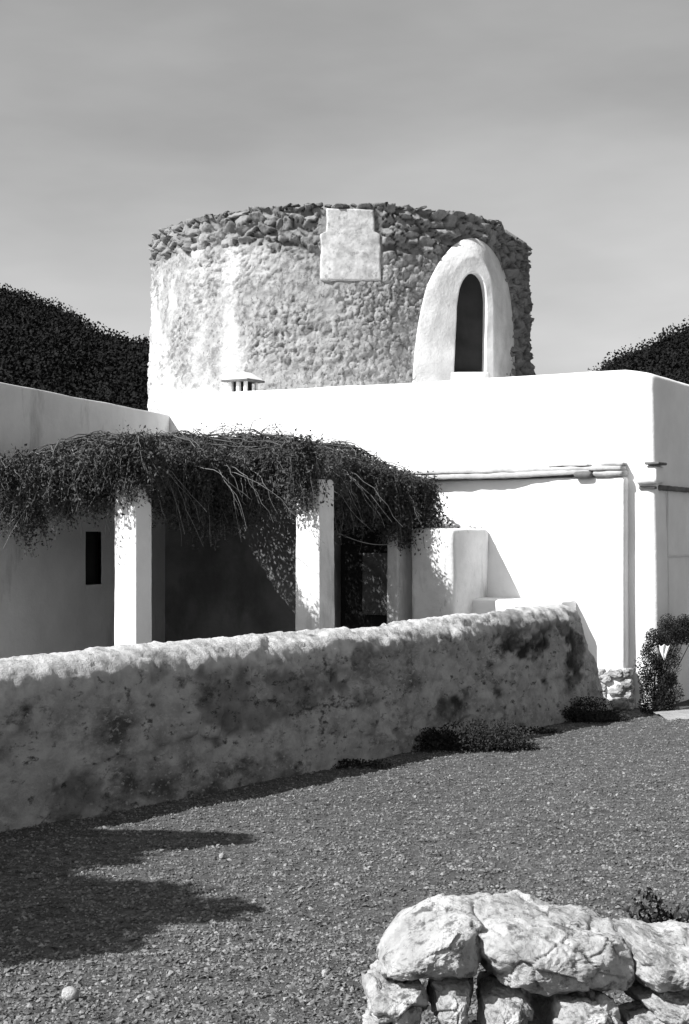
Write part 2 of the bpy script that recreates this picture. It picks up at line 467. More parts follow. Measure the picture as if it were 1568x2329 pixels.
mort_shade = np.maximum(bare * (1 - sstep(0.0, 0.12, edge)) * 0.9, (1 - bare) * expo * (1 - sstep(0.02, 0.16, g2 - g1)) * 0.62 * sstep(-0.3, 0.3, fbm(q3 * 3.1, 3, 95)))  # dark mortar joints, with crevice shade put into their colour
ang_ = np.angle(np.exp(1j * (T + math.pi / 2)))
flat = sstep(-0.115, -0.095, ang_) * sstep(0.215, 0.195, ang_) * sstep(6.28, 6.34, Z) * sstep(7.49, 7.46, Z)
disp = disp * (1 - flat) - 0.02 * flat
Rr = tower_radius(Z) + disp
top_jag = np.where(Z > TZ - 0.03, 1, 0)
rimz = 0.05 * (idv - 0.5) + 0.05 * fbm(np.stack([np.cos(T) * 9, np.sin(T) * 9, 0 * T], 1), 2, 3)
notch = 0.16 * sstep(0.88, 0.93, np.cos(T + R(10)))                   # rim broken lower on the right
Z2 = Z + (rimz - notch) * sstep(TZ - 0.5, TZ, Z)
V = np.stack([np.cos(T) * Rr, np.sin(T) * Rr, Z2], 1)
Fo = grid_faces(nth, nz_, True)
# broken top, inner face and roof inside the parapet
ring_o = np.arange(nth) * nz_ + nz_ - 1
extra, nb = [], len(V)
for rr_, zz_ in ((TR - 0.25, TZ + 0.02), (TR - 0.5, TZ - 0.02), (TR - 0.55, TZ - 0.9), (0.02, TZ - 0.85)):
    extra.append(np.stack([np.cos(th) * rr_, np.sin(th) * rr_, np.full(nth, zz_) + 0.05 * vnoise(np.stack([np.cos(th) * 14, np.sin(th) * 14, 0 * th + zz_], 1), 6)], 1))
V = np.concatenate([V] + extra)
rings = [ring_o] + [nb + k * nth + np.arange(nth) for k in range(4)]
Fx = []
for a, b in zip(rings[:-1], rings[1:]):
    Fx.append(np.stack([a, np.roll(a, -1), np.roll(b, -1), b], 1))
pad = np.zeros(4 * nth)
# opening through the wall behind the door surround
hp = np.array([on_pl(x, y, pc, nb_) for x, y in hole]); tg_ = np.array([-nb_[1], nb_[0], 0]); hc = hp.mean(0)
pu_, pz_ = (V - hc) @ tg_, V[:, 2]
hu = (hp - hc) @ tg_; hz = hp[:, 2]
ins = np.zeros(len(V), bool)
for i_ in range(len(hu)):
    j_ = (i_ + 1) % len(hu)
    cnd = ((hz[i_] > pz_) != (hz[j_] > pz_)) & (pu_ < (hu[j_] - hu[i_]) * (pz_ - hz[i_]) / (hz[j_] - hz[i_] + 1e-12) + hu[i_])
    ins ^= cnd
ins &= (V @ nb_ > 0.5)
Fo = Fo[~ins[Fo].any(1)]
obj("wall", V, np.concatenate([Fo] + Fx), M_tower, tower, attrs={"wash": np.concatenate([wash, pad]), "mortar_shade": np.concatenate([mort_shade, pad]), "bare": np.concatenate([bare * (0.5 + 0.5 * (idv * 5.1 % 1)), pad + 1])})
# loose cap stones on the rim
caps = []
for k in range(150):
    a = k / 150 * 2 * math.pi + random.uniform(-0.012, 0.012)
    if -0.35 < ((a + math.pi) % (2 * math.pi)) - math.pi < 0.12 and False: continue
    W, Fq = rock((random.uniform(0.10, 0.24), random.uniform(0.14, 0.3), random.uniform(0.04, 0.10)), 300 + k, 0.8, 0.08, 2)
    ry = random.uniform(-0.5, 0.5)
    W = W @ np.array(Matrix.Rotation(ry, 3, 'Y')).T @ np.array(Matrix.Rotation(a + math.pi / 2, 3, 'Z')).T
    dz = -0.16 * float(sstep(0.88, 0.93, math.cos(a + R(10))))
    caps.append((W + np.array([math.cos(a) * (TR - 0.10), math.sin(a) * (TR - 0.10), TZ + random.uniform(-0.045, 0.015) + dz]), Fq))
V, Fc = join(caps)
cs = obj("rim_stones", V, Fc, M_tower, tower, smooth=False, attrs={"wash": np.zeros(len(V)), "mortar_shade": np.zeros(len(V)), "bare": np.ones(len(V))})
cs['kind'] = 'stuff'

def curved_patch(a0, a1, z0, z1, thick, amp, seed):
    nu, nv = 50, 64
    u_ = np.linspace(0, 1, nu); zq = np.linspace(z0, z1, nv)
    Uq, Zq = np.meshgrid(u_, zq, indexing='ij')
    nar = sstep(7.05, 7.10, Zq)
    A0 = a0 + 0.026 * nar; A1 = a1 - 0.030 * nar
    A = A0 + (A1 - A0) * Uq
    e = np.minimum(np.minimum((A - A0), (A1 - A)) * TR, np.minimum(Zq - z0, z1 - Zq))
    t = thick * np.sqrt(np.clip(e / 0.02, 0, 1))
    qq = np.stack([A.ravel() * 12, Zq.ravel() * 4, 0 * A.ravel()], 1)
    jag = amp * fbm(qq * 1.5, 3, seed).reshape(A.shape)
    rr_ = tower_radius(Zq) - 0.04 + t + amp * 0.6 * fbm(qq * 2.5, 3, seed + 2).reshape(A.shape)
    Aj = A + jag / TR * 1.5
    return np.stack([(np.sin(Aj) * rr_).ravel(), (-np.cos(Aj) * rr_).ravel(), (Zq + jag).ravel()], 1), grid_faces(nu, nv)
V, Fc = curved_patch(-0.095, 0.195, 6.30, 7.46, 0.055, 0.014, 3)
obj("plaster_patch", V, Fc, M_patch, tower)
outer = resample([(936, 960), (938, 870), (944, 790), (955, 715), (970, 650), (1000, 592), (1040, 548), (1078, 536), (1112, 556), (1142, 602), (1160, 660), (1168, 740), (1172, 850), (1174, 960)])
front = resample([(1014, 960), (1016, 870), (1018, 760), (1020, 680), (1028, 630), (1044, 598), (1062, 582), (1080, 578), (1098, 588), (1112, 612), (1121, 655), (1123, 740), (1123, 850), (1124, 960)])
O3 = np.array([on_cyl(x, y, 3.43 if x < 1120 else 3.36) for x, y in outer])
O4 = np.array([on_cyl(x, y, 3.18) for x, y in outer])
F3 = np.array([on_pl(x, y, pc, nb_) for x, y in front])
H3 = np.array([on_pl(x, y, pc, nb_) for x, y in hole])
I3 = H3 - nb_ * 0.30
rows = [O4, O4 * 0.4 + O3 * 0.6]
for k in range(17):
    t = k / 16
    rows.append(O3 * (1 - t) + F3 * t + nb_ * 0.02 * math.sin(math.pi * t ** 0.8))
for t in (0.12, 0.5, 0.88, 1.0): rows.append(F3 * (1 - t) + H3 * t)
for t in (0.08, 0.3, 0.65, 1.0): rows.append(H3 * (1 - t) + I3 * t)
Vg = np.stack(rows, 0)
nr, nc = Vg.shape[:2]
Vf = Vg.reshape(-1, 3)
wt = np.minimum(1, np.abs(np.arange(nr) - 0) / 3.0)[:, None].repeat(nc, 1).ravel()
Vf = Vf + (wt * 0.022 * fbm(Vf * 3.2, 4, 61))[:, None] * nb_
sur = obj("door_surround", Vf, grid_faces(nr, nc), M_surround, tower)
# black sheet standing for the unlit depth of the opening
cen = I3.mean(0)
dl = np.concatenate([I3 + nb_ * 0.16, [cen + nb_ * 0.16]])
nI = len(I3)
obj("doorway", dl, np.array([[k, k + 1, nI] for k in range(nI - 1)] + [[nI - 1, 0, nI]]), M_black, sur, smooth=False)
# sloping sill
s0, s1 = on_pl(1026, 846, pc, nb_), on_pl(1112, 846, pc, nb_)
tx = (s1 - s0); wd = np.linalg.norm(tx); tx = tx / wd
V, Fc = rbox((0, -0.5, -0.35), (wd, 0.015, 0.0), 0.02, 0.08, 0.01, seed=4)
V = s0 + V[:, :1] * tx + V[:, 1:2] * nb_ + V[:, 2:] * np.array([0, 0, 1]) 
V[:, 2] -= 0.0
obj("sill", V, Fc, M_white, sur)

# ------------------------------------------------------------------ white farmhouse
RZ = R(-30)
HP = (4.1, 19.6, 0.0)
house = thing("farmhouse", "flat roofed whitewashed farmhouse built against the round tower", "house", HP, RZ)
V, Fc = rbox((-8.10, 0, -0.2), (0, 3.6, 4.49), 0.11, 0.16, 0.018, 0.9, 2, fine=0.004)
V[:, 0] -= 0.02 * (V[:, 2] - 2)
# softened near top corner
k = sstep(-0.55, 0.0, V[:, 0]) * sstep(4.25, 4.49, V[:, 2])
V[:, 2] -= 0.07 * k
obj("main_block", V, Fc, M_white, house)
# lower front block with the flat slab
V, Fc = rbox((-3.83, -0.18, -0.2), (-0.39, 0.06, 3.06), 0.05, 0.12, 0.014, 1.2, 5, fine=0.003)
obj("front_wall", V, Fc, M_white, house)
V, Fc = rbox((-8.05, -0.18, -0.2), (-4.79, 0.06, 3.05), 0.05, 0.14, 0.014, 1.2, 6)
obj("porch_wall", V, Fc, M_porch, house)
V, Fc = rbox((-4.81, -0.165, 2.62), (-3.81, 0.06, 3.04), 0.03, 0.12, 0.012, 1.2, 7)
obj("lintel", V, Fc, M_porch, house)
# slab with a ragged edge
V, Fc = rbox((-8.05, -0.33, 3.065), (-0.85, 0.05, 3.13), 0.02, 0.07, 0.012, 3.0, 9, fine=0.008)
fr = V[:, 1] < -0.1
V[:, 1] += fr * (0.10 * sstep(-2.6, -0.8, V[:, 0]) + 0.03 * fbm(V * np.array([4, 0, 0]) + 3, 3, 12))
V[:, 2] += 0.03 * sstep(-2.5, -0.8, V[:, 0])
obj("slab", V, Fc, M_block, house)
V, Fc = rbox((-8.05, -0.23, 3.145), (-0.42, 0.05, 3.20), 0.02, 0.07, 0.014, 3.0, 19, fine=0.01)
V[:, 1] += (V[:, 1] < -0.1) * 0.03 * fbm(V * np.array([4, 0, 0]) + 3, 3, 13)
obj("coping", V, Fc, M_block, house)
for i, (x0, x1, z0, z1, y0, m) in enumerate([(-1.06, -0.82, 3.06, 3.13, -0.27, M_tile), (-0.80, -0.40, 3.07, 3.14, -0.22, M_block), (-0.72, -0.40, 3.205, 3.26, -0.18, M_block), (-1.45, -0.9, 3.205, 3.24, -0.20, M_block)]):
    V, Fc = rbox((x0, y0, z0), (x1, 0.03, z1), 0.03, 0.05, 0.03, 5.0, 30 + i)
    obj("coping_stone", V, Fc, m, house)
# corner knob, roof tile stub and dark course along the shaded side
V, Fc = rbox((-0.27, -0.10, 2.96), (0.03, 0.25, 3.20), 0.05, 0.05, 0.02, 5.0, 41)
obj("corner_stone", V, Fc, M_white, house)
V, Fc = rbox((-0.13, -0.14, 3.21), (0.07, 0.20, 3.245), 0.015, 0.05, 0.01, 5.0, 42)
obj("tile_stub", V, Fc, M_tile, house)
V, Fc = rbox((-0.05, 0.10, 2.88), (0.05, 3.5, 2.945), 0.02, 0.06, 0.012, 4.0, 43, fine=0.006)
obj("tile_course", V, Fc, M_tile, house)
V, Fc = rbox((-0.24, -0.035, 2.895), (-0.02, 0.06, 2.93), 0.012, 0.05, 0.006, 4.0, 44)
obj("tile_course", V, Fc, M_tile, house)
# plaster seam and drip stain bar on the side wall
V, Fc = tubes([[(0.012, 0.42, 0.9), (0.016, 0.42, 1.6), (0.0, 0.43, 2.3), (0.014, 0.41, 2.87)]], [0.012], 6)
obj("drain_pipe", V, Fc, M_render, house)
V, Fc = rbox((-0.03, 0.42, 1.99), (0.02, 1.6, 2.02), 0.005, 0.1, 0.004, 3, 46)
obj("wall_ledge", V, Fc, M_render, house)
# worn foot of the front corner, rubble showing
fs = []
for k in range(26):
    W, Fq = rock((random.uniform(0.12, 0.26), random.uniform(0.12, 0.2), random.uniform(0.08, 0.16)), 500 + k, 0.75, 0.10, 3)
    fs.append((W + np.array([random.uniform(-0.95, -0.39), -0.16 - random.uniform(0.0, 0.025), 0.03 + 0.45 * random.random() ** 1.3]), Fq))
for k in range(12):
    W, Fq = rock((random.uniform(0.12, 0.22), random.uniform(0.12, 0.2), random.uniform(0.08, 0.16)), 540 + k, 0.75, 0.10, 3)
    fs.append((W + np.array([-0.38, random.uniform(-0.17, 0.0), 0.03 + 0.5 * random.random()]), Fq))
V, Fc = join(fs)
obj("rubble_base", V, Fc, M_stone, house, smooth=False)
# white masonry bench along the front wall
V, Fc = rbox((-2.42, -0.70, -0.1), (-1.05, -0.16, 1.43), 0.06, 0.08, 0.02, 2.0, 15, fine=0.004)
obj("bench", V, Fc, M_white, house)
# projecting pier of the old oven
V, Fc = rbox((-2.98, -1.28, -0.1), (-2.335, -0.16, 2.375), 0.07, 0.07, 0.02, 2.0, 16, fine=0.005)
pier = obj("pier", V, Fc, M_white_worn, house)
# doorway under the vine, its deep shade put into a black panel
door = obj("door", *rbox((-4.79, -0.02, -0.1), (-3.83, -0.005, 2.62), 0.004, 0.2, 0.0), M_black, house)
V, Fc = rbox((-4.38, -0.10, 1.13), (-3.84, -0.04, 2.03), 0.01, 0.1, 0.002, seed=3)
obj("shutter", V, Fc, M_wood, door)
# chimney with hipped cap and openings
ch, n0 = [], 0
CX, CY, CZ = -6.86, 0.50, 4.47
for (x0, x1, y0, y1, z0, z1) in [(-.19, .19, -.19, .19, 0, .05), (-.17, -.115, -.17, -.10, .05, .22), (-.02, .03, -.17, -.10, .05, .22), (.12, .17, -.17, -.12, .05, .22),
                                  (-.17, -.12, .10, .17, .05, .22), (.13, .17, .12, .17, .05, .22), (-.17, -.13, -.10, .10, .05, .22)]:
    ch.append(rbox((CX + x0, CY + y0, CZ + z0), (CX + x1, CY + y1, CZ + z1), 0.008, 0.05, 0.003, seed=3))
V, Fc = join(ch)
chim = obj("chimney", V, Fc, M_white, house)
V, Fc = rbox((CX - .11, CY - .095, CZ + .03), (CX + .11, CY + .09, CZ + .23), 0.01, 0.05, 0.0)
obj("flue_dark", V, Fc, M_black, chim)  # added black core: soot and inner shade put into one dark colour
e = 0.235
lo_ = np.array([(-e, -e, .22), (e, -e, .22), (e, e, .22), (-e, e, .22), (-e, -e, .25), (e, -e, .25), (e, e, .25), (-e, e, .25), (-.09, -.09, .365), (.09, -.09, .365), (.09, .09, .365), (-.09, .09, .365)]) + np.array([CX, CY, CZ])
Fq = np.array([(0, 3, 2, 1), (0, 1, 5, 4), (1, 2, 6, 5), (2, 3, 7, 6), (3, 0, 4, 7), (4, 5, 9, 8), (5, 6, 10, 9), (6, 7, 11, 10), (7, 4, 8, 11), (8, 9, 10, 11)])
V, Fc2 = rbox((CX - e - .012, CY - e - .012, CZ + .212), (CX + e + .012, CY + e + .012, CZ + .246), 0.006, 0.1, 0.003, 4, 8)
obj("eave_shade", V, Fc2, M_tile, chim)  # dark band painting the eave's shade under the cap
obj("chimney_cap", lo_, Fq, M_white, chim, smooth=False)

# ------------------------------------------------------------------ left wing
WA = math.atan2(-0.28, -0.96)
wc = np.array([-2.86, 23.2]); wd_ = np.array([-0.28, -0.96]); wn_ = np.array([0.96, -0.28])
wing = thing("house_wing", "grey shaded house wing running out from the corner left of the white house", "house", (wc[0], wc[1], 0), math.atan2(wd_[1], wd_[0]))
# local x runs out along the wing towards the camera; its face is at local y = 0, body at negative y
SLIT = (2.08, 2.58, 1.58, 2.33)
V, Fc = rbox((-0.5, -3.6, -0.2), (5.4, 0, 4.18), 0.035, 0.07, 0.014, 1.0, 51)
fc_ = V[Fc].mean(1)
cut = (fc_[:, 1] > -0.05) & (fc_[:, 0] > SLIT[0]) & (fc_[:, 0] < SLIT[1]) & (fc_[:, 2] > SLIT[2]) & (fc_[:, 2] < SLIT[3])
obj("wall", V, Fc[~cut], M_render, wing)
win = obj("window", *rbox((SLIT[0] - .1, -0.16, SLIT[2] - .1), (SLIT[1] + .1, -0.10, SLIT[3] + .1), 0.004, 0.2, 0), M_black, wing)  # black plate for the unlit inside behind the slit
V, Fc = rbox((SLIT[0] - .02, -0.09, SLIT[2] - .04), (SLIT[1] + .02, 0.018, SLIT[2] + 0.015), 0.008, 0.1, 0.003)
obj("sill", V, Fc, M_render, win)

# ------------------------------------------------------------------ pergola on pillars
perg = thing("pergola", "shady pergola on square white pillars in front of the house", "pergola", (-1.2, 18.8, 0))
def pergola_local(P): return P - np.array([-1.2, 18.8, 0])
def rotbox(cx_, cy_, sx, sy, z0, z1, seed, taper=0.0):
    V, Fc = rbox((-sx / 2, -sy / 2, z0), (sx / 2, sy / 2, z1), 0.018, 0.06, 0.012, 2.2, seed, taper, fine=0.003)
    c, s = math.cos(RZ), math.sin(RZ)
    return np.stack([V[:, 0] * c - V[:, 1] * s + cx_, V[:, 0] * s + V[:, 1] * c + cy_, V[:, 2]], 1), Fc
PIL = [(-2.375, 16.80, .31, .29, 2.86), (-0.357, 18.1, .345, .355, 2.96), (0.765, 20.22, .17, .50, 2.66)]
for i, (x, y, sx, sy, zt) in enumerate(PIL):
    V, Fc = rotbox(x, y, sx * 1.05, sy * 1.05, -0.1, zt, 70 + i, 0.08)
    obj("pillar", pergola_local(V), Fc, (M_white, M_white_worn, M_white_worn)[i], perg)
beams = [((-3.8, 17.05, 2.99), (-2.35, 17.05, 2.99), 0.05), ((-2.38, 17.1, 3.02), (-1.25, 18.72, 3.02), 0.05), ((-1.25, 18.70, 3.02), (-0.34, 18.15, 3.02), 0.045), ((-0.36, 18.1, 3.0), (-0.30, 21.8, 2.98), 0.05), ((-3.9, 19.4, 2.96), (-0.2, 19.7, 2.96), 0.05)]
for a, b, r_ in beams:
    V, Fc = tubes([np.linspace(a, b, 8) + 0.02 * rng.normal(size=(8, 3))], [r_], 8)
    obj("beam", pergola_local(V), Fc, M_wood, perg)
for k in range(9):
    t = k / 8
    a = np.array([-3.5 + 3.6 * t, 17.3 + 2.75 * t, 3.08]); b = np.array([-3.0 + 3.7 * t, 21.9 - 1.5 * t, 3.07])
    V, Fc = tubes([np.linspace(a, b, 9) + 0.02 * rng.normal(size=(9, 3))], [0.04], 6)
    obj("rafter", pergola_local(V), Fc, M_wood, perg)

# ------------------------------------------------------------------ vine lying over the pergola
vine = thing("climbing_vine", "dense dark tangled vine drooping over the pergola roof", "vine", (-1.2, 18.8, 2.5))
VL = np.array([-1.2, 18.8, 2.5])
poly = np.array([(-3.85, 16.85), (-2.45, 16.92), (-2.2, 17.5), (-1.2, 18.6), (-0.62, 18.35), (-0.34, 18.3), (-0.22, 19.35), (0.15, 19.75), (0.6, 19.92), (1.14, 20.33), (1.05, 20.75), (-0.6, 22.1), (-2.75, 23.2), (-3.25, 22.0), (-3.95, 19.4)])
def inside(x, y):
    r_ = np.zeros(x.shape, bool); n = len(poly)
    for i in range(n):
        x0, y0 = poly[i]; x1, y1 = poly[(i + 1) % n]
        c = ((y0 > y) != (y1 > y)) & (x < (x1 - x0) * (y - y0) / (y1 - y0 + 1e-12) + x0)
        r_ ^= c
    return r_
def edge_dist(x, y):
    d = np.full(x.shape, 9.0); n = len(poly)
    for i in range(n):
        a, b = poly[i], poly[(i + 1) % n]; ab = b - a
        t = np.clip(((x - a[0]) * ab[0] + (y - a[1]) * ab[1]) / (ab @ ab), 0, 1)
        d = np.minimum(d, np.hypot(x - a[0] - t * ab[0], y - a[1] - t * ab[1]))
    return d
def vine_top(x, y):
    e = edge_dist(x, y)
    q = np.stack([x, y, 0 * x], 1)
    base = 3.05 + 0.38 * np.sqrt(np.clip(e / 0.7, 0, 1)) - 0.10 * sstep(-2.6, -3.9, x) + 0.09 * fbm(q * 1.6, 3, 77)
    base += 0.12 * np.exp(-((x + 1.2) ** 2) / 3.0) - 0.16 * sstep(-0.2, 1.1, x)
    return base
C = []
r3 = np.random.default_rng(33)
# roof mass
x = r3.uniform(-4.4, 1.2, 360000); y = r3.uniform(16.6, 23.3, 360000); k = inside(x, y); x, y = x[k], y[k]
tz = vine_top(x, y); d = r3.random(len(x)) ** 1.6
zq = tz - d * (tz - 2.78)
q = np.stack([x, y, zq], 1)
dens = fbm(q * np.array([2.2, 2.2, 3.0]), 3, 88) + 0.25 * fbm(q * 7, 2, 90)
k = dens > -0.34
C.append(q[k])
# curtain hanging along the front and the right edge
lines, rads = [], []
def curtain(a, b, n, lmin, lmax, seed, spread=0.16):
    r_ = np.random.default_rng(seed)
    for i in range(n):
        t = r_.random(); p = np.array([a[0] + (b[0] - a[0]) * t, a[1] + (b[1] - a[1]) * t])
        p = p + r_.normal(size=2) * spread
        z0 = float(vine_top(np.array([p[0]]), np.array([p[1]]))[0]) - r_.random() * 0.25
        L = r_.uniform(lmin, lmax) * (0.75 + 0.5 * vnoise(np.array([[p[0] * 1.3, p[1] * 1.3, 3.0]]), 9)[0])
        m = 9
        s = np.linspace(0, 1, m)
        sw = r_.normal(size=2) * 0.12
        out = np.array([0.04, -0.12]) * r_.uniform(0.0, 1.0)
        pts = np.stack([p[0] + out[0] * np.sin(s * 2) + sw[0] * s ** 2, p[1] + out[1] * np.sin(s * 1.8) + sw[1] * s ** 2, z0 + 0.06 * np.sin(s * 3) - L * s ** 1.35], 1)
        pts += r_.normal(size=pts.shape) * 0.012
        lines.append(pts); rads.append((0.007, 0.003))
        nl = int(L * 170)
        ti = r_.random(nl) * (m - 1.001); i0 = ti.astype(int); f_ = (ti - i0)[:, None]
        C.append(pts[i0] * (1 - f_) + pts[i0 + 1] * f_ + r_.normal(size=(nl, 3)) * 0.05)
curtain((-3.95, 16.9), (-2.6, 16.95), 330, 0.35, 0.66, 1)
curtain((-2.6, 16.90), (-2.3, 16.95), 110, 0.45, 0.75, 11)
curtain((-2.3, 17.1), (-2.15, 17.55), 80, 0.45, 0.80, 21, 0.1)
curtain((-2.15, 17.58), (-1.2, 18.65), 360, 0.50, 0.85, 2, 0.09)
curtain((-1.2, 18.65), (-0.6, 18.35), 170, 0.45, 0.80, 3, 0.08)
curtain((-0.3, 18.4), (-0.22, 19.4), 110, 0.40, 0.80, 31, 0.08)
curtain((-0.62, 17.86), (-0.40, 17.90), 46, 0.50, 1.0, 14, 0.05)
curtain((-0.25, 19.42), (0.60, 19.90), 230, 0.45, 0.90, 4, 0.08)
curtain((0.5, 19.88), (1.12, 20.30), 240, 0.35, 0.75, 12, 0.07)
curtain((-2.55, 16.66), (-2.15, 16.70), 90, 0.60, 0.95, 13, 0.04)
curtain((-3.95, 17.2), (-3.8, 19.0), 120, 0.4, 0.9, 6)
C = np.concatenate(C)
V, Fc = leaves(C, 0.022 + 0.048 * r3.random(len(C)) ** 1.8, aspect=0.5)
lv = obj("leaves", V - VL, Fc, M_leaf, vine, smooth=False); lv['kind'] = 'stuff'
# pale dry shoots arching down over the front
pale = []
for i in range(150):
    x = r3.uniform(-3.8, 0.0); y = float(np.interp(x, [-3.85, -2.45, -2.1, -1.0, 0], [16.9, 16.95, 17.35, 18.45, 19.2]))
    m = 12; s = np.linspace(0, 1, m); L = r3.uniform(0.35, 0.95); sw = r3.normal() * 0.9
    pts = np.stack([x + sw * s * L, y + 0.35 - 0.55 * np.sin(s * 1.6) + 0.10 * s, float(vine_top(np.array([x]), np.array([y + 0.3]))[0]) + 0.05 * np.sin(s * 3) - L * s ** 1.8 - 0.25 * r3.random()], 1)
    pale.append(pts + r3.normal(size=(m, 3)) * 0.015)
V, Fc = tubes(pale, [(0.0045, 0.002)] * len(pale), 4)
ps = obj("dry_shoots", V - VL, Fc, M_dry, vine); ps['kind'] = 'stuff'
# woody runners over the top and bare shoots standing up against the white wall
for i in range(320):
    p = None
    while p is None:
        x, y = r3.uniform(-4.3, 1.1), r3.uniform(16.7, 21.5)
        if inside(np.array([x]), np.array([y]))[0]: p = (x, y)
    a = r3.uniform(0, 6.28); L = r3.uniform(0.4, 1.2); s = np.linspace(0, L, 9)
    xx = p[0] + np.cos(a) * s; yy = p[1] + np.sin(a) * s
    zz_ = vine_top(xx, yy) + 0.02 + 0.05 * np.sin(s / L * 3.1) * r3.random() - 0.5 * np.clip(s - 0.4, 0, 1) * (~inside(xx, yy))
    if not inside(xx, yy)[2:].all(): continue
    lines.append(np.stack([xx, yy, zz_], 1) + r3.normal(size=(9, 3)) * 0.012); rads.append((0.008, 0.003))
shoot_leaf = []
for i in range(85):
    x, y = r3.uniform(-2.1, -0.3), r3.uniform(18.6, 20.8)
    z0 = float(vine_top(np.array([x]), np.array([y]))[0]) - 0.03
    hgt = r3.uniform(0.06, 0.26) * math.exp(-((x + 1.35) / 0.8) ** 2) + 0.04
    lean = r3.normal(size=2) * 0.22; s = np.linspace(0, 1, 8)
    pts = np.stack([x + lean[0] * s, y + lean[1] * s, z0 + hgt * np.sin(s * r3.uniform(1.4, 2.6))], 1) + r3.normal(size=(8, 3)) * 0.012
    lines.append(pts); rads.append((0.006, 0.003)); shoot_leaf.append(pts[-3:] + r3.normal(size=(3, 3)) * 0.02)
V, Fc = tubes(lines, rads, 4)
tw = obj("stems", V - VL, Fc, M_twig, vine); tw['kind'] = 'stuff'
V, Fc = leaves(np.concatenate(shoot_leaf), 0.035)
sl = obj("shoot_leaves", V - VL, Fc, M_bush, vine, smooth=False); sl['kind'] = 'stuff'

# thin wire slung in the dark doorway
s = np.linspace(0, 1, 14)
V, Fc = tubes([np.stack([-0.1 + 0.9 * s, 19.6 + 0.5 * s, 2.32 - 0.16 * np.sin(s * 2.4)], 1)], [0.006], 5)
tag(obj("hanging_wire", V, Fc, M_metal), "thin pale wire sagging across the dark doorway under the vine", "wire")

# ------------------------------------------------------------------ low courtyard wall
LA = np.array([-2.31, 10.03]); LB = np.array([3.02, 18.8])
le = (LB - LA) / np.linalg.norm(LB - LA); ln = np.array([le[1], -le[0]])
S1 = np.linalg.norm(LB - LA)
lw = thing("courtyard_wall", "long low rough rendered wall with rounded pale top in front of the pergola", "wall", (LA[0], LA[1], 0), math.atan2(le[1], le[0]))
ss = np.arange(-4.2, S1 + 1.0, 0.026); npf = 104
def wall_top(s):
    base = 1.415 + 0.012 * np.sin(s * 0.9) + 0.014 * fbm(np.stack([s * 0.8, 0 * s, 0 * s], 1), 3, 4)
    t = np.clip((s - S1) / 0.95, 0, 1)
    return base * np.where(t > 0, 1 - t ** 1.0 * 0.98, 1) - 0.05 * sstep(-0.15, 0.1, s - S1) * (t < 0.9)
# profile from outer foot over the rounded top to the inner foot, in (offset across, height fraction)
tt = np.linspace(0, 1, npf)
TH = 0.58
def profile(h, base_z):
    out = []
    r_ = 0.26
    for t in tt:
        if t < 0.46:
            f_ = t / 0.46; z_ = base_z + (h - r_ - base_z) * f_; out.append((0.10 * (1 - f_) + 0.0, z_))
        elif t < 0.70:
            a = (t - 0.46) / 0.24 * math.pi; out.append((-TH / 2 + TH / 2 * math.cos(a), h - r_ + r_ * math.sin(a)))
        else:
            f_ = (t - 0.70) / 0.30; out.append((-TH, (h - r_) + (base_z - h + r_) * f_))
    return np.array(out)
htop = wall_top(ss)
rowsP, capA = [], []
for s_, h_ in zip(ss, htop):
    rowsP.append(profile(max(h_, 0.22), -0.25 if h_ > 0.4 else -0.25))
PR = np.array(rowsP)
S = ss[:, None].repeat(npf, 1)
W = np.stack([S, -PR[:, :, 0], PR[:, :, 1]], -1)          # local: x along, -y towards the yard
W[:, :, 1] = -PR[:, :, 0]
Wf = W.reshape(-1, 3)
ctr = np.stack([Wf[:, 0], np.full(len(Wf), TH / 2), np.full(len(Wf), 0.9)], 1)
dr = Wf - ctr; dr[:, 0] = 0; dr[:, 2] *= 0.5; dr /= np.maximum(np.linalg.norm(dr, axis=1, keepdims=True), 1e-6)
nzv = 0.014 * fbm(Wf * 0.8, 2, 52) + 0.006 * fbm(Wf * np.array([3.0, 6, 6]), 3, 53) + 0.024 * fbm(Wf * np.array([13.0, 19, 19]), 3, 56, 0.6) - 0.030 * sstep(0.14, 0.22, fbm(Wf * np.array([0.9, 1.8, 1.8]), 4, 57))
f1, f2, idv, _, _ = cells(Wf[:, 0] * 3.2 + 0.3 * vnoise(Wf * 2, 3), Wf[:, 2] * 4.2 + 0.3 * vnoise(Wf * 2 + 9, 4), 12)
stones = sstep(0.05, 0.4, f2 - f1) * (0.010 + 0.045 * idv) * sstep(-0.15, 0.25, fbm(Wf * 0.8 + 2, 3, 55)) * sstep(1.36, 1.2, Wf[:, 2])
Wf = Wf + dr * (nzv + stones)[:, None]
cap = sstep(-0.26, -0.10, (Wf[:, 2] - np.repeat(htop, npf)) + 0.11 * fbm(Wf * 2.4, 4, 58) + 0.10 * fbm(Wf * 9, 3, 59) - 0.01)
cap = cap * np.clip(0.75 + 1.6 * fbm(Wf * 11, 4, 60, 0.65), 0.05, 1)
win_ = sstep(5.2, 6.6, Wf[:, 0]) * sstep(S1 + 0.3, S1 - 0.6, Wf[:, 0]) * sstep(0.35, 0.6, Wf[:, 2]) * sstep(1.28, 1.05, Wf[:, 2])
mq = Wf * np.array([0.8, 1.6, 1.6])
moss = sstep(0.02, 0.16, fbm(mq * 1.5 + 3, 5, 91, 0.62) + 0.17 * win_ - 0.08) * (0.55 + 0.45 * win_) * np.clip(0.9 + 0.7 * fbm(mq * 9, 3, 92), 0.2, 1)
obj("wall_body", Wf, grid_faces(len(ss), npf), M_lowwall, lw, attrs={"cap": cap, "moss": moss})

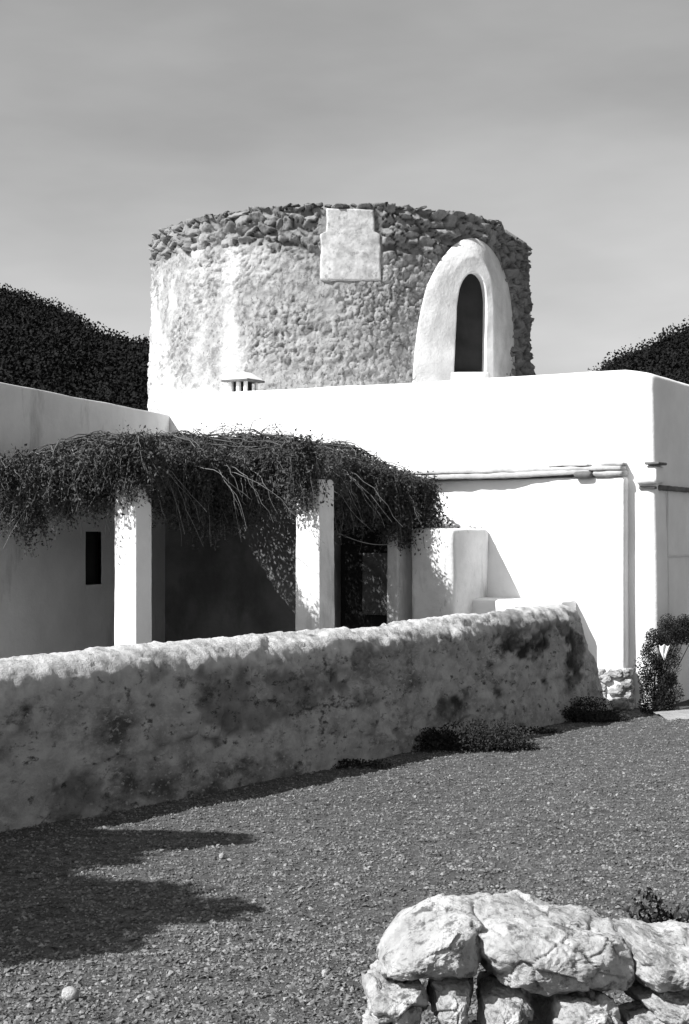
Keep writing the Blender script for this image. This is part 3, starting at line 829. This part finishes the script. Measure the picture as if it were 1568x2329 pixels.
# ------------------------------------------------------------------ shrubs and weeds
def shrub(name, loc, dims, n, leaf, label, cat, seed, mat=M_bush, group=None, clumps=10, centres=None):
    r_ = np.random.default_rng(seed)
    t = thing(name, label, cat, loc, 0, group)
    cc = r_.normal(size=(clumps, 3)); cc /= np.linalg.norm(cc, axis=1, keepdims=True); cc[:, 2] = np.abs(cc[:, 2])
    cc *= r_.uniform(0.2, 0.85, (clumps, 1)); cc *= np.array(dims) / 2 * np.array([1, 1, 1.7])
    if centres is not None:
        cc = np.array(centres); clumps = len(cc)
    idx = r_.integers(0, clumps, n)
    o = r_.normal(size=(n, 3)); o /= np.linalg.norm(o, axis=1, keepdims=True); o *= r_.random((n, 1)) ** 0.45
    Cq = cc[idx] + o * np.array(dims) * (0.20 + 0.16 * r_.random((clumps, 1)))[idx]
    Cq[:, 2] = np.maximum(Cq[:, 2], 0.01)
    V, Fc = leaves(Cq, r_.uniform(leaf * 0.6, leaf * 1.3, n))
    lf = obj("foliage", V, Fc, mat, t, smooth=False); lf['kind'] = 'stuff'
    ls = []
    for c_ in cc:
        s = np.linspace(0, 1, 6)[:, None]
        ls.append(c_ * s + np.array([0, 0, 0.0]) + r_.normal(size=(6, 3)) * 0.01)
    V, Fc = tubes(ls, [(0.012, 0.004)] * len(ls), 5)
    obj("stems", V, Fc, M_twig, t)
    return t
def wall_pt(s, off=0.0):
    p = LA + le * s + ln * (0.12 + off)
    return (p[0], p[1], float(ground_z(p[0], p[1])[0]) - 0.02)
shrub("shrub", wall_pt(6.05, 0.22), (1.35, 0.7, 0.46), 12000, 0.032, "low black looking shrub at the wall foot, the wider one near its middle", "shrub", 101, group="shrubs at the foot of the low wall")
shrub("shrub", wall_pt(9.7, 0.15), (1.3, 0.6, 0.36), 9000, 0.030, "small dark shrub at the wall foot beside the house corner", "shrub", 102, group="shrubs at the foot of the low wall")
shrub("shrub", (-3.15, 14.6, 0.0), (1.3, 0.9, 0.95), 3800, 0.07, "dark shrub half hidden behind the low wall at the left edge of the photo", "shrub", 103, clumps=14)
T_CL = [(-.13, -.05, .10), (.05, .0, .12), (.2, .05, .10), (-.1, 0, .28), (.08, 0, .3), (.22, .05, .26), (-.12, 0, .45), (.06, .03, .47), (.2, .06, .42), (-.12, .0, .62), (.0, .0, .66),
        (.17, .05, .60), (-.08, .05, .80), (.22, .12, .74), (.10, .08, .92), (-.02, .05, .97), (.24, .25, .98), (.36, .42, 1.0), (.48, .6, .97), (.6, .8, 1.0), (.72, 1.0, .95), (.5, .62, 1.12), (.2, .2, 1.12)]
shrub("shrub", (4.0, 19.22, 0.0), (0.50, 0.40, 0.55), 18000, 0.026, "tall dark shrub by the shaded house side with one arm trailing along it", "shrub", 104, centres=T_CL)
s_ = 3.2
shrub("weed", wall_pt(4.3, 0.1), (0.7, 0.3, 0.13), 700, 0.035, "short weeds along the wall foot, left of the wide shrub", "weeds", 106, group="weeds along the low wall")
shrub("weed", wall_pt(7.9, 0.1), (0.9, 0.3, 0.14), 800, 0.035, "short weeds along the wall foot, between the two dark shrubs", "weeds", 107, group="weeds along the low wall")
# scrap of white cloth hanging in the tall shrub
nu, nv = 10, 14
A, B = np.meshgrid(np.linspace(-1, 1, nu), np.linspace(0, 1, nv), indexing='ij')
wx = 0.065 * A * (1 - B ** 1.3 * 0.85); wz = 0.17 * (1 - B) + 0.015 * np.cos(A * 5)
wy = 0.02 * np.sin(A * 6 + B * 3)
V = np.stack([wx.ravel() + 4.06, wy.ravel() + 18.98, wz.ravel() + 0.72], 1)
o = obj("rag", V, grid_faces(nu, nv), M_cloth)
md = o.modifiers.new("thickness", 'SOLIDIFY'); md.thickness = 0.006
tag(o, "small white scrap hanging in the tall dark shrub by the house", "cloth")

# ------------------------------------------------------------------ boulders in the foreground
def boulder(pts, yd, depth, seed, label, rough=0.022, group="rough stones heaped in the foreground"):
    o2 = resample(np.array(pts + pts[:1], float), 180)[:-1]
    yd = yd + depth * 0.30
    o2 = o2.mean(0) + (o2 - o2.mean(0)) * np.array([0.935, 0.83 if np.ptp(o2[:, 1]) > 140 else 0.93]) + np.array([0, 2 if np.ptp(o2[:, 1]) > 140 else 0])
    o2 = np.stack([(o2[:, 0] - 784) / F * yd, H + (1215 - o2[:, 1]) / F * yd], 1)
    c = (o2.max(0) + o2.min(0)) / 2
    rf = np.concatenate([np.linspace(0.02, 0.9, 34), np.linspace(0.915, 1.0, 9)])
    df = np.clip(1 - rf ** 2.8, 0, 1) ** (1 / 2.4)
    rs = np.concatenate([rf, rf[::-1][1:]]); dep = np.concatenate([df, -df[::-1][1:]])
    V = []
    for r_, d_ in zip(rs, dep):
        grow = 1.0 + 0.10 * max(0, -d_)
        V.append(np.stack([(o2[:, 0] - c[0]) * r_ * grow, np.full(len(o2), -d_ * depth / 2), (o2[:, 1] - c[1]) * r_ * grow], 1))
    V = np.concatenate(V); n = len(o2); m = len(rs)
    Fq = grid_faces(m, n)
    k = np.arange(m - 1) * n
    Fq = np.concatenate([Fq, np.stack([k + n - 1, k + 2 * n - 1, k + n, k], 1)])
    V = np.concatenate([V, [[0, -depth / 2, 0]], [[0, depth / 2, 0]]]); a_, b_ = len(V) - 2, len(V) - 1
    j = np.arange(n); j2 = (j + 1) % n
    last = (m - 1) * n
    Fq = np.concatenate([Fq[:, [0, 1, 2]], Fq[:, [0, 2, 3]], np.stack([np.full(n, a_), j2, j], 1), np.stack([np.full(n, b_), last + j, last + j2], 1)])
    nrm = V / np.array([np.ptp(o2[:, 0]), depth, np.ptp(o2[:, 1])]); nrm /= np.maximum(np.linalg.norm(nrm, axis=1, keepdims=True), 1e-6)
    q = V + seed * 5.3
    g1, g2, gid, du_, dv_ = cells(q[:, 0] * 8 + q[:, 1] * 3 + 0.6 * fbm(q * 9, 2, seed), q[:, 2] * 10 + q[:, 1] * 4, seed, 1.0)
    facet = 0.045 * (du_ * (gid * 5.7 % 1 - 0.5) + dv_ * (gid * 9.1 % 1 - 0.5)) + 0.010 * (gid - 0.5)
    crease = -0.012 * np.exp(-((g2 - g1) / 0.07) ** 2) * (fbm(q * 3, 2, seed) > 0.0)
    pits = np.maximum(0, vnoise(q * 34, seed + 5) - 0.25) * 0.014
    V = V + nrm * (facet + 0.026 * fbm(q * 4, 3, seed) + rough * fbm(q * 15, 5, seed + 3, 0.68) - pits + crease)[:, None]
    o = obj("boulder", V, Fq, M_stone)
    o.location = (c[0], yd, c[1])
    return tag(o, label, "rock", group)
boulder([(851, 2196), (862, 2150), (905, 2105), (960, 2070), (1010, 2052), (1060, 2044), (1096, 2060), (1098, 2130), (1098, 2170), (1085, 2196), (1050, 2192), (1000, 2200), (950, 2198), (900, 2210), (865, 2208)], 5.10, 0.6, 11, "flat topped pale boulder at the left end of the heap")
boulder([(1030, 2058), (1070, 2046), (1120, 2040), (1190, 2046), (1260, 2062), (1330, 2080), (1400, 2098), (1440, 2125), (1446, 2180), (1428, 2225), (1370, 2240), (1310, 2234), (1260, 2230), (1215, 2240), (1180, 2226), (1140, 2212), (1105, 2212), (1090, 2190), (1060, 2150), (1015, 2100)], 5.12, 0.7, 12, "big pale boulder crowning the heap, its top rounded and sunlit")
boulder([(1395, 2096), (1450, 2106), (1500, 2128), (1568, 2120), (1640, 2130), (1655, 2220), (1568, 2228), (1500, 2238), (1440, 2228), (1410, 2180)], 5.10, 0.6, 13, "pale boulder on the heap at the right edge of the photo")
boulder([(826, 2228), (850, 2212), (905, 2218), (960, 2214), (970, 2250), (964, 2300), (940, 2310), (880, 2308), (840, 2292)], 5.06, 0.5, 14, "knobbly stone under the left end of the flat topped boulder")
boulder([(984, 2218), (1020, 2205), (1068, 2210), (1074, 2250), (1062, 2310), (1040, 2335), (1000, 2330), (980, 2280)], 5.06, 0.5, 15, "narrow upright stone between two dark gaps under the flat topped boulder")
boulder([(1090, 2244), (1120, 2228), (1180, 2242), (1194, 2272), (1186, 2325), (1150, 2335), (1094, 2325)], 5.08, 0.5, 16, "rough stone under the left side of the crowning boulder")
boulder([(1254, 2246), (1300, 2238), (1370, 2244), (1398, 2270), (1404, 2315), (1395, 2350), (1260, 2350), (1250, 2300)], 5.00, 0.5, 17, "squarish pale stone low in the heap, right of a wide dark gap")
boulder([(1428, 2244), (1500, 2240), (1600, 2232), (1640, 2250), (1640, 2300), (1560, 2312), (1470, 2302), (1440, 2282)], 5.06, 0.5, 18, "grey stone under the boulder at the right edge")
boulder([(1420, 2312), (1480, 2304), (1530, 2316), (1540, 2370), (1420, 2370)], 4.98, 0.4, 19, "pale stone cut off by the bottom edge, right of the squarish stone")
boulder([(820, 2330), (860, 2308), (930, 2314), (955, 2340), (950, 2385), (820, 2385)], 4.98, 0.4, 20, "stone cut off by the bottom edge below the knobbly stone")
boulder([(1100, 2338), (1160, 2326), (1225, 2322), (1236, 2380), (1100, 2385)], 5.02, 0.4, 21, "dull stone at the bottom edge under the wide dark gap")
boulder([(1190, 2230), (1260, 2220), (1262, 2330), (1190, 2330)], 5.45, 0.35, 22, "filler stone added behind the wide gap in the heap to keep it dark")  # unseen filler stone, added so the gap stays dark
# single stones on the gravel
def loose(px, py, size, seed, label):
    dz = (1215 - py) / F
    yd = 1.667 / (-dz - 0.0333)
    x = (px - 784) / F * yd
    V, Fc = rock((size, size * 0.8, size * 0.85), seed, 0.5, 0.06, 2)
    o = obj("loose_stone", V, Fc, M_stone); o.location = (x, yd, float(ground_z(x, yd)[0]) + size * 0.36); o.rotation_euler = (0.2, 0.3, seed)
    tag(o, label, "stone", "single stones on the gravel")
loose(160, 2275, 0.075, 31, "fist sized pale stone on the gravel at the lower left")
loose(740, 2228, 0.034, 32, "small pale stone on the gravel just left of the boulder heap")
loose(505, 1950, 0.05, 33, "flat pale stone in the tree shadow on the gravel")
shrub("weed", (1.28, 5.75, float(ground_z(1.28, 5.75)[0])), (0.42, 0.26, 0.74), 3200, 0.03, "dark weedy plant behind the boulder at the right edge of the photo", "weeds", 108)

# ------------------------------------------------------------------ trees left of the frame: their shade falls on the gravel
def tree(loc, masses, label, seed):
    r_ = np.random.default_rng(seed)
    t = thing("pine_tree", label, "tree", loc, 0, "pines beyond the left edge")
    Cq = []
    ls, rd = [], []
    for (c_, d_, n_) in masses:
        o = r_.normal(size=(n_, 3)); o /= np.linalg.norm(o, axis=1, keepdims=True); o *= r_.random((n_, 1)) ** 0.5
        q_ = np.array(c_) + o * np.array(d_) * (1 + 0.25 * fbm(o * 2.5 + seed, 2, seed))[:, None]
        Cq.append(q_)
        s = np.linspace(0, 1, 9)[:, None]
        st_ = np.array([0.02, 0, c_[2] * 0.62])
        ls.append(st_ * (1 - s) + np.array(c_) * s + r_.normal(size=(9, 3)) * 0.03); rd.append((0.06, 0.02))
    V, Fc = leaves(np.concatenate(Cq), r_.uniform(0.07, 0.16, sum(m_[2] for m_ in masses)), aspect=0.5)
    cr = obj("crown", V, Fc, M_bush, t, smooth=False); cr['kind'] = 'stuff'
    top = max(m_[0][2] for m_ in masses)
    s = np.linspace(0, 1, 14)[:, None]
    tr = np.array([0, 0, -0.2]) * (1 - s) + np.array([0.05, 0.05, top]) * s + 0.05 * np.sin(s * 7) * np.array([1, 0.6, 0])
    V, Fc = tubes([tr] + ls, [(0.16, 0.05)] + rd, 8)
    obj("trunk", V, Fc, M_bark, t)
    return t
k_ = 1 / math.tan(R(SUN_EL))
def caster(gx, gy, h, base):
    """crown mass at height h whose shade lands on (gx, gy)"""
    hh = h - float(gz(np.array([gx]), np.array([gy]))[0])
    return (gx + SH[0] * k_ * hh - base[0], gy + SH[1] * k_ * hh - base[1], h)
b1 = (-7.0, 6.2, 0.25)
tree(b1, [(caster(-1.65, 9.6, 4.2, b1), (0.80, 0.30, 0.32), 5200), (caster(-2.5, 9.0, 3.8, b1), (1.0, 0.6, 0.45), 6500), (caster(-2.9, 10.2, 4.4, b1), (0.9, 0.7, 0.4), 4500), (caster(-2.5, 8.4, 4.1, b1), (0.7, 0.5, 0.4), 4500), (caster(-2.15, 9.5, 4.6, b1), (0.7, 0.4, 0.35), 4000)],
     "pine standing beyond the left edge, farther from the camera, shading the gravel", 201)
b2 = (-6.3, 4.0, 0.45)
tree(b2, [(caster(-1.85, 7.35, 3.4, b2), (0.85, 0.42, 0.42), 6500), (caster(-2.5, 6.8, 3.7, b2), (1.0, 0.65, 0.5), 8000), (caster(-2.2, 7.8, 3.9, b2), (0.9, 0.4, 0.4), 6000)],
     "pine standing beyond the left edge, nearer the camera, shading the gravel", 202)
